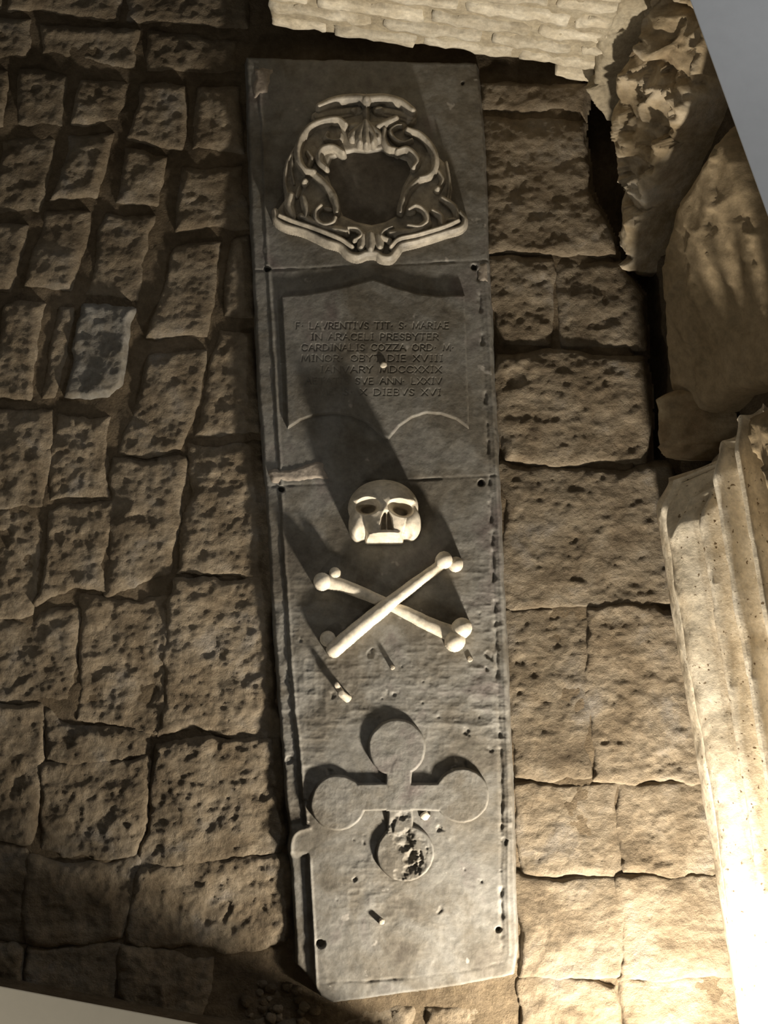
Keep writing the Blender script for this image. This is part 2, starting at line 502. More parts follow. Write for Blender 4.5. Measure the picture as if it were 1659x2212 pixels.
# ------------------------------------------------------------------ rock wall on the right
RA, RB = unproj(1282, 160), unproj(1424, 1110)
rdir = RA - RB; rdir /= np.linalg.norm(rdir)
LEAN = math.radians(13)
rout = np.array([rdir[1], -rdir[0], 0.0])                      # away from the floor (+x)
rup = rout * math.sin(LEAN) + np.array([0, 0, math.cos(LEAN)])
# S along -rdir so that S x W points to the slab
RF = Frame(RB, rdir, rup)
if RF.N[0] > 0:
    RF = Frame(RB, -rdir, rup)


def quadbox(name, A, B, out, depth, h, mat, lean=0.0, z0=-0.03, seed=0):
    ax = (B - A) / np.linalg.norm(B - A)
    upv = out * math.tan(lean) + np.array([0, 0, 1.0])
    c0 = A + np.array([0, 0, z0])
    return lumpy_box(name, c0, (ax, out, upv), (np.linalg.norm(B - A), depth, h), mat, None, (30, 6, 16), 0.01, 0.006, seed)


_a, _b = RB - rdir * 1.9, RA + rdir * 0.9
wall_right = quadbox('wall_right', _a + rout * 0.14, _b + rout * 0.14, rout, 0.5, 0.66, M_EARTH, LEAN, seed=5)
tag(wall_right, 'rough rock-cut side wall of split boulders right of the paved floor', 'wall', kind='structure')


def subframe(u, v, yaw, lean, z=0.0):
    """wall plane through the traced point, turned towards the lamp by yaw and leaning back by lean (degrees)"""
    p = unproj(u, v, z)
    a = math.atan2(rdir[1], rdir[0]) + math.radians(yaw)
    d = np.array([math.cos(a), math.sin(a), 0.0])
    o = np.array([d[1], -d[0], 0.0])
    up = o * math.sin(math.radians(lean)) + np.array([0, 0, math.cos(math.radians(lean))])
    f = Frame(p, d, up)
    return f if f.N[0] < 0 else Frame(p, -d, up)


def wallrock(name, poly, mat, bulge, amp, res=0.006, seed=0.0, edge=0.06, lift=0.0, strat=0.0, rnd=7.0, frame=None, label=None, lump=0.16, fac=0.5):
    frame = frame or RF
    def h(U, V, S, W):
        d = -(sdf_poly(U, V, poly) + rnd * fbm(S, W, 0.08, seed, 4)) / 1000.0
        e = np.clip(d / edge, 0, 1)
        prof = np.sqrt(np.clip(1 - (1 - e) ** 2, 0, 1))
        n = amp * (fbm(S, W, lump, seed + 2, 5) + 0.7 * ridged(S, W, lump * 0.62, seed + 4, 5))
        wx, wy = S + 0.02 * fbm(S, W, 0.07, seed, 3), W + 0.02 * fbm(S, W, 0.07, seed + 9, 3)
        n = n + facets(wx * 1.0 + wy * 0.5, (wy - wx * 0.4) * 1.5, 0.11, int(seed) + 1, fac) + facets(wx, wy * 1.3, 0.045, int(seed) + 40, fac * 0.7)
        if strat:
            a = 2.2
            q = (S * math.cos(a) + W * math.sin(a)) / 0.075 + 0.8 * fbm(S, W, 0.16, seed, 3)
            f = q % 1.0
            saw = np.where(f < 0.78, f / 0.78, (1 - f) / 0.22)
            n = n + strat * (saw - 0.5) * (0.35 + 0.9 * np.abs(fbm(S, W, 0.12, seed + 8, 3)))
        return lift + np.where(d < 0, -0.14, -0.14 + (0.14 + bulge) * prof) + n * e
    o = relief(name, poly, res, h, mat, wall_right, frame, cut=-0.135, margin=0.05)
    if label and o: o['label'] = label
    return o


# the upper layered rock, with its split faces
wallrock('boulder', [(1404, -40), (1384, 60), (1336, 150), (1316, 240), (1310, 330), (1332, 400), (1324, 480), (1346, 560), (1384, 620), (1410, 600), (1428, 510),
                     (1444, 420), (1490, 330), (1546, 222), (1585, 120), (1600, -40)], M_ROCK, 0.03, 0.016, 0.0045, 3.0, 0.035, 0.0, 0.017, 4, fac=0.5, frame=subframe(1330, 420, 20, 28), label='pale layered split rock')
# smooth big boulder below it
wallrock('boulder', [(1424, 610), (1422, 560), (1450, 440), (1508, 352), (1572, 246), (1640, 330), (1700, 500), (1750, 860), (1660, 856), (1596, 868), (1500, 956), (1486, 1006), (1468, 900), (1436, 846), (1424, 760)],
         M_BOULD, 0.03, 0.012, 0.006, 8.0, 0.045, 0.0, 0.0, 5, frame=subframe(1426, 780, 9, 20), label='large smooth brown boulder', lump=0.3, fac=0.07)
# plaster strip beside the brick wall
wallrock('plaster_strip', [(1310, -60), (1270, 150), (1264, 182), (1280, 240), (1290, 284), (1304, 272), (1318, 190), (1380, 60), (1398, -60)], M_MORTAR, 0.03, 0.005, 0.005, 12.0, 0.03, 0.0, 0.0, 4, fac=0.2, frame=subframe(1275, 200, 14, 14))
# small stones by the cavity
wallrock('boulder', [(1408, 856), (1428, 838), (1448, 850), (1464, 920), (1470, 960), (1452, 1000), (1424, 1004), (1416, 930)], M_ROCK, 0.02, 0.006, 0.004, 15.0, 0.03, 0.0, 0.0, 3, fac=0.15)
wallrock('boulder', [(1412, 640), (1424, 620), (1432, 700), (1434, 836), (1416, 846), (1404, 800), (1408, 700)], M_ROCK, -0.04, 0.008, 0.005, 17.0, 0.03, 0.0, 0.0, 3, fac=0.15)
wallrock('boulder', [(1604, 890), (1660, 862), (1740, 866), (1740, 1120), (1650, 1080), (1612, 980)], M_BOULD, 0.02, 0.01, 0.006, 21.0, 0.05, fac=0.12)
wallrock('boulder', [(1480, 1050), (1490, 990), (1590, 886), (1604, 970), (1622, 1050), (1560, 1110), (1500, 1100)], M_ROCK, -0.01, 0.008, 0.005, 23.0, 0.05, fac=0.12, frame=subframe(1440, 1010, 8, 20))

# ------------------------------------------------------------------ fluted column drum lying along the foot of the rock wall
CA, CB = unproj(1418, 1072), unproj(1640, 2330)               # foot of its flank
cdir = CA - CB; CLEN = np.linalg.norm(cdir); cdir /= CLEN
cside = np.array([cdir[1], -cdir[0], 0.0])
cdir = cdir + np.array([0, 0, 0.055]); cdir /= np.linalg.norm(cdir)  # far end raised to turn the flank towards the spotlight
cup = np.cross(cside, cdir)
if cup[2] < 0: cup = -cup
CR = 0.33
COFF, CZ = CR - 0.034, 0.095
na, nl = 420, 260
phi = np.linspace(math.radians(-24), math.radians(150), na)      # 0 = towards the slab, 90 = up
tl = np.linspace(-0.02, 1.0, nl)
A2, T2 = np.meshgrid(phi, tl)
DEG = np.degrees(A2) + 1.2 * fbm(T2 * CLEN, A2 * CR, 0.3, 3.0, 2)
prof = np.zeros_like(DEG)
# lowest flute holds a worn convex cable; the flutes above are open, between narrow fillets
cab = np.clip((DEG - 8.0) / 17.0, 0, 1)
prof = np.where((DEG > 8.0) & (DEG < 25.0), 0.034 * np.sin(cab * math.pi) ** 0.7 - 0.012, prof)
for a0, a1, dp in ((24.5, 28.0, .035), (30.0, 37.5, .055), (39.5, 47.5, .055), (49.5, 57.5, .055), (60, 68, .05), (79, 88, .02), (92, 101, .02), (105, 114, .02), (118, 127, .02)):
    f = np.clip((DEG - a0) / (a1 - a0), 0, 1)
    prof = np.where((DEG > a0) & (DEG < a1), prof - dp * np.sin(f * math.pi) ** 0.5, prof)
prof = prof - 0.012 * np.exp(-((DEG - 6.5) / 1.6) ** 2)
wear = fbm(T2 * CLEN, A2 * CR, 0.16, 2.0, 4)
prof = prof * (1 - 0.30 * sstep(0.35, 0.9, wear))
rad = CR + prof + 0.0030 * fbm(T2 * CLEN, A2 * CR, 0.08, 4.0, 4)
jag = 0.05 * fbm(A2 * CR, A2 * 0, 0.09, 6.0, 4) - 0.02 + 0.10 * sstep(25, 60, DEG)
tt = T2 * CLEN
tt = np.where(T2 > 0.75, tt + jag * (T2 - 0.75) / 0.25, tt)
rad = rad - 0.035 * sstep(0.955, 1.0, T2)
PC = (CB + cside * COFF + np.array([0, 0, CZ]))[None, None, :] + tt[..., None] * cdir - (rad * np.cos(A2))[..., None] * cside + (rad * np.sin(A2))[..., None] * cup
idx = np.arange(na * nl).reshape(nl, na)
FQ = np.stack([idx[:-1, :-1], idx[:-1, 1:], idx[1:, 1:], idx[1:, :-1]], -1).reshape(-1, 4)
col_root = empty('column_fragment', (CA + CB) / 2 + cside * COFF)
tag(col_root, 'pale fluted marble column fragment lying along the rock wall, brightly lit', 'column')
mesh_obj('fluted_shaft', PC.reshape(-1, 3), FQ[:, ::-1].copy(), M_COLUMN, col_root)


def cap(T, sgn):
    ring = PC[-1 if sgn > 0 else 0]
    c = ring.mean(0)
    V, F, n = [], [], len(ring)
    rings = 7
    for r in range(rings + 1):
        k = 1 - r / rings
        p = c + (ring - c) * k
        p = p + cdir * (sgn * 0.018 * (0.6 * fbm(p[:, 0], p[:, 2], 0.06, 4.0 + sgn, 4)) * min(1, 2 * (1 - k)))[:, None]
        V.append(p)
    V = np.vstack(V)
    for r in range(rings):
        for i in range(n - 1):
            f = [r * n + i, r * n + i + 1, (r + 1) * n + i + 1, (r + 1) * n + i]
            F.append(f)
    return mesh_obj('broken_end', V, F, M_COLUMN, col_root)


cap(1.0, 1); cap(0.0, -1)

# ------------------------------------------------------------------ pale ledges above the sunken floor
def prism(name, pts, z0, z1, mat, parent=None, inset=0.0):
    """slab with its lower edge set back by inset towards the centre"""
    n = len(pts)
    P = np.array(pts, float); c = P.mean(0)
    lowp = P + (c - P) / np.linalg.norm(c - P, axis=1)[:, None] * inset
    V = [(*p, z0) for p in lowp] + [(*p, z1) for p in P]
    F = [list(range(n))[::-1], list(range(n, 2 * n))] + [[i, (i + 1) % n, n + (i + 1) % n, n + i] for i in range(n)]
    area = sum(P[i - 1][0] * P[i][1] - P[i][0] * P[i - 1][1] for i in range(n))
    if area < 0: F = [f[::-1] for f in F]
    o = mesh_obj(name, V, F, mat, parent, smooth=False)
    bv = o.modifiers.new('edge', 'BEVEL'); bv.width = 0.002; bv.segments = 2
    return o


def px2(u, v, z):
    p = unproj(u, v, z); return (p[0], p[1])


LZ = 0.70
e0, e1 = np.array(px2(1490, 0, LZ)), np.array(px2(1659, 470, LZ))
ed = (e1 - e0) / np.linalg.norm(e1 - e0)
p0, p1 = e0 - ed * 0.9, e1 + ed * 0.42
trim_1 = prism('trim_1', [tuple(p0), tuple(p1), (p1[0] + 1.0, p1[1]), (p1[0] + 1.0, p0[1])], LZ - 0.06, LZ, M_PLASTER, inset=0.08)
tag(trim_1, 'smooth grey plaster ledge above the rock wall in the upper right corner', 'ledge', kind='structure')

LZ2 = 0.50
e0, e1 = np.array(px2(0, 2130, LZ2)), np.array(px2(430, 2212, LZ2))
ed = (e1 - e0) / np.linalg.norm(e1 - e0)
nrm = np.array([ed[1], -ed[0]])
if nrm[1] > 0: nrm = -nrm
p0, p1 = e0 - ed * 0.7, e1 + ed * 0.52
wall_front_pts = [tuple(p0 + nrm * 0.10), tuple(p1 + nrm * 0.10 - ed * 0.005), tuple(p1 + nrm * 0.5), tuple(p0 + nrm * 0.5)]
wf = prism('wall_front', [w for w in wall_front_pts], -0.03, LZ2 - 0.07, M_EARTH)
tag(wf, 'dark retaining wall under the pale ledge at the lower left', 'wall', kind='structure')
trim_2 = prism('trim_2', [tuple(p0), tuple(p1), tuple(p1 + nrm * 0.55), tuple(p0 + nrm * 0.55)], LZ2 - 0.07, LZ2, M_PLASTERW, inset=0.06)
tag(trim_2, 'pale cream ledge cutting off the lower left corner', 'ledge', kind='structure')

# ------------------------------------------------------------------ the tomb slab
ZS = 0.030                                                     # its face above the paving
SF = Frame((0, 0, ZS))
slab = empty('tombstone', (unproj(830, 1130)[0], unproj(830, 1130)[1], 0.0))
tag(slab, 'long grey marble tomb slab carved with arms, inscription, skull, crossed bones and cross', 'tomb slab')

OUT = [(532, 122), (700, 128), (1030, 134), (1045, 300), (1057, 600), (1071, 900), (1084, 1200), (1099, 1500), (1110, 1800), (1118, 2050), (1110, 2106), (1000, 2128), (880, 2144),
       (720, 2166), (692, 2152), (676, 2124), (640, 2084), (630, 1900), (624, 1830), (628, 1802), (620, 1760), (612, 1640), (600, 1480), (588, 1300), (574, 1050), (560, 850), (548, 600), (538, 380)]
HOLES = [(563, 164, 7), (1000, 181, 5), (578, 581, 8), (1024, 577, 8), (607, 1056, 8), (1040, 1043, 8), (692, 2038, 11), (1077, 2008, 8)]
STEP_L = [(556, 150), (566, 350), (574, 560), (590, 800), (600, 960), (612, 1200), (624, 1400), (640, 1580), (652, 1700), (660, 1786)]
STEP_L2 = [(666, 1850), (668, 1900), (674, 2000), (680, 2128)]
GROOVE_R = [(1033, 585), (1046, 800), (1056, 1000), (1066, 1250), (1076, 1500), (1084, 1720), (1082, 1900), (1086, 2060)]


def slab_h(U, V, S, W):
    d = -(sdf_poly(U, V, OUT) + 2.0 * fbm(S, W, 0.05, 2.0, 4)) / 1000.0
    e = np.clip(d / 0.006, 0, 1)
    h = -0.006 * (1 - np.sqrt(np.clip(1 - (1 - e) ** 2, 0, 1))) + np.where(d < 0, d * 5, 0)
    n = 0.0016 * fbm(S, W, 0.12, 1.0, 4) + 0.0007 * fbm(S, W, 0.022, 6.0, 3)
    low = sstep(1020, 1380, V) * (1 - 0.6 * sstep(1900, 2050, V))
    n = n + low * (0.0028 * ridged(S, W * 1.7, 0.05, 2.2, 4) * sstep(-0.2, 0.5, fbm(S, W, 0.2, 5.0, 2)))
    h = h + n
    # left margin a little lower than the field
    xl = np.interp(V, [p[1] for p in STEP_L], [p[0] for p in STEP_L])
    dep = np.interp(V, [140, 560, 1000, 1400, 1786], [0.0015, 0.002, 0.003, 0.005, 0.007])
    dn = (xl - U) + 1.5 * fbm(S, W, 0.04, 8.0, 3)
    m1 = sstep(-1.5, 1.5, dn) * (1 - sstep(1780, 1790, V)) * sstep(140, 150, V)
    h = h - dep * m1 + 0.0022 * np.exp(-((dn + 4) / 3.0) ** 2) * sstep(140, 150, V) * (1 - sstep(1775, 1785, V))
    xl2 = np.interp(V, [p[1] for p in STEP_L2], [p[0] for p in STEP_L2])
    dn2 = (xl2 - U)
    m2 = sstep(-1.5, 1.5, dn2) * sstep(1838, 1856, V)
    h = h - 0.0085 * m2 + 0.0025 * np.exp(-((dn2 + 4) / 3.0) ** 2) * sstep(1845, 1860, V)
    # raised knuckle on the left edge
    q, _ = dist_line(U, V, catmull([(668, 1788), (644, 1796), (631, 1812), (628, 1842)]))
    h = h + 0.004 * np.exp(-(q / 4.5) ** 2)
    # broken groove on the right
    q, t = dist_line(U, V, GROOVE_R)
    brk = sstep(-0.25, 0.35, fbm(S, W, 0.035, 12.0, 3))
    q = q + 3.0 * fbm(S, W, 0.025, 15.0, 3)
    h = h - 0.006 * np.exp(-(q / 4.0) ** 2) * (0.25 + 0.75 * brk) * sstep(1.0, 0.98, t)
    q2, _ = dist_line(U, V, [(x + 14, y) for x, y in GROOVE_R])
    h = h + 0.0016 * np.exp(-(q2 / 3.0) ** 2)
    # foot moulding groove
    q, _ = dist_line(U, V, [(690, 2122), (800, 2119), (880, 2113), (1000, 2098), (1060, 2086), (1086, 2078)])
    h = h - 0.004 * np.exp(-((q + 3.0 * fbm(S, W, 0.03, 4.0, 3)) / 3.2) ** 2) * (0.15 + 0.85 * sstep(-0.3, 0.3, fbm(S, W, 0.06, 14.0, 3)))
    # joints between the three slabs
    for P in ([(540, 584), (800, 574), (1062, 562)], [(570, 1050), (830, 1040), (1080, 1026)]):
        q, _ = dist_line(U, V, P)
        h = h - 0.0022 * np.exp(-(q / 2.6) ** 2) * (0.35 + 0.65 * brk)
    # dowel holes
    for x, y, r in HOLES:
        q = np.hypot(U - x, V - y) + 1.5 * fbm(S, W, 0.01, 3.0, 2)
        h = h - 0.020 * sstep(r, r - 4.0, q)
    # chips
    c = fbm(S, W, 0.028, 20.0, 3)
    h = h - 0.0035 * sstep(0.74, 0.98, c) * sstep(1250, 1420, V) * sstep(2060, 1900, V)
    q = np.hypot((U - 878) / 62, (V - 1852) / 56)
    h = h - 0.007 * sstep(1.0, 0.5, q) * sstep(-0.1, 0.5, fbm(S, W, 0.03, 7.0, 3))
    return h


relief('slab_body', OUT, 0.0021, slab_h, M_SLAB, slab, SF, cut=-0.045)

# ---- inscription panel with cut letters
PANEL = [(608, 642), (660, 638), (700, 632), (750, 621), (806, 605), (850, 622), (900, 636), (950, 643), (1003, 640), (1008, 780), (1012, 926), (985, 906), (952, 895), (922, 893), (890, 902), (862, 922), (840, 948),
         (826, 944), (812, 930), (790, 912), (760, 898), (725, 893), (682, 897), (650, 908), (622, 926), (616, 780)]
GL = {
 'A': [[(0, 0), (.5, 1), (1, 0)], [(.2, .38), (.8, .38)]], 'B': [[(0, 0), (0, 1), (.6, 1), (.85, .85), (.8, .6), (.5, .52), (0, .52)], [(.5, .52), (.9, .42), (.95, .15), (.65, 0), (0, 0)]],
 'C': [[(1, .82), (.7, 1), (.3, .95), (.02, .65), (.02, .35), (.3, .05), (.7, 0), (1, .18)]], 'D': [[(0, 0), (0, 1), (.5, 1), (.9, .8), (1, .5), (.9, .2), (.5, 0), (0, 0)]],
 'E': [[(.85, 1), (0, 1), (0, 0), (.9, 0)], [(0, .52), (.65, .52)]], 'F': [[(.85, 1), (0, 1), (0, 0)], [(0, .52), (.65, .52)]], 'I': [[(.5, 0), (.5, 1)], [(.25, 0), (.75, 0)], [(.25, 1), (.75, 1)]],
 'L': [[(0, 1), (0, 0), (.85, 0)]], 'M': [[(0, 0), (.12, 1), (.5, .1), (.88, 1), (1, 0)]], 'N': [[(0, 0), (0, 1), (1, 0), (1, 1)]],
 'O': [[(.5, 1), (.1, .8), (0, .5), (.1, .2), (.5, 0), (.9, .2), (1, .5), (.9, .8), (.5, 1)]], 'P': [[(0, 0), (0, 1), (.6, 1), (.9, .85), (.9, .6), (.6, .45), (0, .45)]],
 'R': [[(0, 0), (0, 1), (.6, 1), (.9, .85), (.9, .62), (.6, .48), (0, .48)], [(.5, .48), (1, 0)]], 'S': [[(.9, .85), (.6, 1), (.2, .95), (.08, .75), (.3, .55), (.7, .45), (.92, .25), (.75, .03), (.35, 0), (.05, .15)]],
 'T': [[(.5, 0), (.5, 1)], [(0, 1), (1, 1)]], 'V': [[(0, 1), (.5, 0), (1, 1)]], 'X': [[(0, 0), (1, 1)], [(0, 1), (1, 0)]], 'Y': [[(0, 1), (.5, .5), (1, 1)], [(.5, .5), (.5, 0)]],
 'Z': [[(0, 1), (1, 1), (0, 0), (1, 0)]], '.': [[(.3, .45), (.4, .5)]],
}
WID = {'I': .45, 'M': 1.15, 'N': .95, 'O': 1.0, '.': .35, 'L': .7, 'E': .7, 'F': .7, 'S': .7, ' ': .55, 'A': .95, 'C': .9, 'D': .95, 'V': .95, 'B': .75, 'P': .75, 'R': .8}
LINES = [('F. LAVRENTIVS TIT. S. MARIAE', 640, 972, 706), ('IN ARACELI PRESBYTER', 672, 950, 730), ('CARDINALIS COZZA ORD. M.', 652, 984, 753), ('MINOR. OBYT DIE XVIII', 652, 960, 776),
         ('IANVARY MDCCXXIX', 692, 957, 800), ('AETATIS SVE ANN. LXXIV', 660, 957, 825), ('MENS. X DIEBVS XVI', 690, 956, 849)]


def panel_h(U, V, S, W):
    d = -(sdf_poly(U, V, PANEL) + 0.8 * fbm(S, W, 0.03, 2.0, 3)) / 1000.0
    e = np.clip(d / 0.004, 0, 1)
    h = 0.0105 - 0.004 * (1 - np.sqrt(np.clip(1 - (1 - e) ** 2, 0, 1))) + np.where(d < 0, d * 5, 0)
    h = h + 0.0010 * fbm(S, W, 0.10, 1.0, 4) + 0.0004 * fbm(S, W, 0.018, 6.0, 3)
    cutd = np.full(U.shape, 9.0)
    for txt, x0, x1, yc in LINES:
        tot = sum(WID.get(c, .85) + .28 for c in txt)
        k = (x1 - x0) / tot
        hh = 13.5
        x = x0
        band = (np.abs(V - yc) < 12)
        rows = np.where(band.any(1))[0]
        r0, r1 = rows[0], rows[-1] + 1
        for c in txt:
            wd = WID.get(c, .85) * k
            if c in GL:
                cols = np.where((U[(r0 + r1) // 2] > x - 4) & (U[(r0 + r1) // 2] < x + wd + 4))[0]
                if len(cols):
                    c0, c1 = cols[0], cols[-1] + 1
                    Uu, Vv = U[r0:r1, c0:c1], V[r0:r1, c0:c1]
                    for st in GL[c]:
                        q, _ = dist_line(Uu, Vv, [(x + a * wd, yc + hh / 2 - b * hh) for a, b in st])
                        cutd[r0:r1, c0:c1] = np.minimum(cutd[r0:r1, c0:c1], q)
            x += (WID.get(c, .85) + .28) * k
    wear = 0.6 + 0.4 * sstep(-0.4, 0.4, fbm(S, W, 0.06, 9.0, 3))
    return h - 0.0018 * wear * sstep(1.9, 0.2, cutd)


relief('inscription_panel', PANEL, 0.00095, panel_h, M_SLAB, slab, SF, cut=-0.006)['label'] = 'raised panel with worn Latin inscription'

# ---- raised cross with round lobes
def cross_h(U, V, S, W):
    a = np.minimum.reduce([np.hypot(U - 857, V - 1615) - 61, np.hypot(U - 730, V - 1733) - 59, np.hypot(U - 997, V - 1717) - 58])
    box = lambda x0, x1, y0, y1: np.maximum(np.abs(U - (x0 + x1) / 2) - (x1 - x0) / 2, np.abs(V - (y0 + y1) / 2) - (y1 - y0) / 2)
    a = np.minimum(a, np.minimum(box(834, 889, 1640, 1752), box(760, 966, 1692 , 1750)))
    up = a
    lowr = np.minimum(np.hypot(U - 875, V - 1842) - 61, box(838, 892, 1745, 1800))
    def raise_(sd, H, w):
        d = -(sd + w * fbm(S, W, 0.03, 2.0, 3)) / 1000.0
        e = np.clip(d / 0.004, 0, 1)
        return H - 0.004 * (1 - np.sqrt(np.clip(1 - (1 - e) ** 2, 0, 1))) + np.where(d < 0, d * 5, 0)
    h = raise_(up, 0.0125, 1.2)
    rag = fbm(S, W, 0.035, 5.0, 4)
    hole = sstep(44, 18, np.hypot(U - 893, V - 1845)) + 0.8 * sstep(38, 12, np.hypot(U - 872, V - 1786))
    l = raise_(lowr, 0.0105, 2.0) - 0.012 * hole * sstep(-0.45, 0.25, rag) - 0.004 * sstep(0.1, 0.6, rag)
    h = np.maximum(h, np.where(lowr < 6, l, -0.03))
    return h + 0.0011 * ridged(S, W, 0.05, 2.0, 4) * sstep(0, 6, -np.minimum(up, lowr)) + 0.0005 * fbm(S, W, 0.015, 2.0, 3)


relief('cross', [(660, 1545), (1065, 1545), (1065, 1912), (660, 1912)], 0.0014, cross_h, M_SLAB, slab, SF, cut=-0.008)['label'] = 'raised cross with four round lobes'

# ---- skull
def skull_h(U, V, S, W):
    x = (U - 828); y = -(V - 1112)
    cr = 1 - (x / 76.0) ** 2 - ((y - 14) / 60.0) ** 2
    h = np.where(cr > 0, 0.076 * np.sqrt(np.maximum(cr, 0)) ** 0.9, cr * 0.12)
    # face mass, narrowing to the jaw
    hw = np.interp(y, [-66, -50, -30, 0, 20], [41, 46, 57, 64, 60])
    fm = np.minimum((hw - np.abs(x + 0 - 2)) / 1000 * 4.0, (y + 63) / 1000 * 5.0)
    fm = np.minimum(fm, (36 - y) / 1000 * 2.0)
    fprof = 0.078 - 0.030 * (np.abs(x - 6) / 50) ** 2 - 0.006 * sstep(-20, -60, y)
    h = smax(h, np.minimum(fm, fprof), 0.012)
    # brow and cheek bones
    for cx, cy, rx, ry, H in ((-34, 24, 30, 11, .083), (36, 22, 30, 11, .083), (-52, -22, 20, 34, .060), (56, -20, 22, 34, .062), (2, 2, 13, 20, .084)):
        q = 1 - ((x - cx) / rx) ** 2 - ((y - cy) / ry) ** 2
        h = smax(h, H * np.clip(q, -1, 1) ** 1 * 0.35 + H * 0.65 - np.where(q < 0, -q * 0.08, 0), 0.010) * np.where(q > -3, 1, 1)
    # sockets
    for cx, cy, rx, ry, rot in ((-33, 9, 26, 18, 0.05), (36, 5, 27, 18, -0.25)):
        ca, sa = math.cos(rot), math.sin(rot)
        xx, yy = (x - cx) * ca + (y - cy) * sa, -(x - cx) * sa + (y - cy) * ca
        q = (xx / rx) ** 2 + (yy / ry) ** 2
        h = h - 0.030 * sstep(1.15, 0.25, q) - 0.026 * sstep(0.42, 0.22, ((xx - 1) / rx) ** 2 + ((yy + 2) / ry / 0.8) ** 2)
    # nose
    q = np.maximum(np.abs(x - 7) / np.interp(y, [-44, -16, 2], [15, 11, 3]), np.abs(y + 22) / 20)
    h = h - 0.030 * sstep(1.1, 0.7, q) + 0.018 * np.exp(-((x - 7) / 1.8) ** 2) * sstep(1.0, 0.8, q)
    # hollow under cheek, upper jaw with tooth grooves
    for cx in (-48, 52):
        h = h - 0.028 * np.exp(-(((x - cx) / 8) ** 2 + ((y + 56) / 12) ** 2))
    q = sstep(-42, -48, y) * sstep(44, 40, np.abs(x - 6))
    h = h + 0.006 * q
    h = h - 0.0016 * q * np.exp(-(((x - 6) % 10.5 - 5) / 1.0) ** 2) * sstep(-49, -53, y)
    h = np.minimum(h, (y + 64) / 1000 * 8.0)
    return h + 0.0008 * fbm(S, W, 0.02, 3.0, 3)


relief('skull', [(735, 1020), (925, 1020), (925, 1190), (735, 1190)], 0.0011, skull_h, M_CARVE, slab, Frame((0, 0, ZS)), cut=-0.008)['label'] = 'carved white marble skull without lower jaw'


# ---- crossed bones
def bone(pts, radii, knobs, lift, name='crossbone', cutp=None):
    path = catmull(pts, 8)
    def h(U, V, S, W):
        d, t = dist_line(U, V, path)
        r = np.interp(t, np.linspace(0, 1, len(radii)), radii) + 1.0 * fbm(S, W, 0.03, 2.0, 2)
        q = 1 - (d / r) ** 2
        hh = np.where(q > 0, np.interp(t, np.linspace(0, 1, len(lift)), lift) + r / 1000 * np.sqrt(np.maximum(q, 0)), q * 0.05)
        for x, y, rr, H in knobs:
            g = 1 - ((U - x) / rr) ** 2 - ((V - y) / rr) ** 2
            hh = np.maximum(hh, np.where(g > 0, H - rr / 1000 + rr / 1000 * np.sqrt(np.maximum(g, 0)), g * 0.06))
        return hh + 0.0006 * fbm(S, W, 0.02, 3.0, 3)
    a = np.array(pts)
    bb = [(a[:, 0].min() - 40, a[:, 1].min() - 40), (a[:, 0].max() + 40, a[:, 1].max() + 40)]
    return relief(name, [bb[0], (bb[1][0], bb[0][1]), bb[1], (bb[0][0], bb[1][1])], 0.0011, h, M_CARVE, slab, SF, cut=-0.006)


bone([(712, 1258), (760, 1272), (840, 1306), (930, 1350), (972, 1368)], [15, 13, 11, 15, 17], [(697, 1258, 19, .044), (724, 1240, 13, .034), (996, 1358, 22, .056), (982, 1386, 22, .054)], [.018, .014, .010, .018, .022])
bone([(722, 1404), (770, 1362), (850, 1298), (910, 1252), (950, 1222)], [17, 17, 14, 12, 12], [(958, 1212, 18, .048), (984, 1220, 16, .034), (708, 1380, 17, .026)], [.018, .022, .030, .020, .014])

# ---- coat of arms: cartouche under a prelate's hat
def cc(x, y): return (570 + x / 3.606, 190 + y / 3.606)


arms = empty('coat_of_arms', tuple(np.array([unproj(797, 400)[0], unproj(797, 400)[1], ZS])))
arms.parent = slab
arms.location = Vector(unproj(797, 400)) + Vector((0, 0, ZS)) - slab.location
arms['label'] = 'carved scrollwork cartouche under a flat hat'


def strokes(name, items, res=0.0013, mat=None):
    ps = [cc(*p) for it in items for p in it[0]]
    a = np.array(ps); lo, hi = a.min(0) - 18, a.max(0) + 18
    def h(U, V, S, W):
        H = np.full(U.shape, -0.03)
        for pts, r, z in items:
            path = catmull([cc(*p) for p in pts], 5) if len(pts) > 1 else np.array([cc(*pts[0]), cc(pts[0][0] + 1, pts[0][1])])
            d, t = dist_line(U, V, path)
            rr = r * 1.28 / 3.606 * (1 - 0.18 * np.abs(2 * t - 1) ** 2)
            q = 1 - (d / rr) ** 2
            roll = 0.0022 * np.exp(-((d - rr * 0.55) / 1.6) ** 2)          # fine channel beside the ridge
            H = smax(H, np.where(q > 0, z * 0.35 + z * 0.85 * np.sqrt(np.maximum(q, 0)) - roll, q * 0.03), 0.002)
        return H + 0.0006 * fbm(S, W, 0.015, 3.0, 3)
    return relief(name, [(lo[0], lo[1]), (hi[0], lo[1]), (hi[0], hi[1]), (lo[0], hi[1])], res, h, mat or M_ARMS, arms, SF, cut=-0.004)


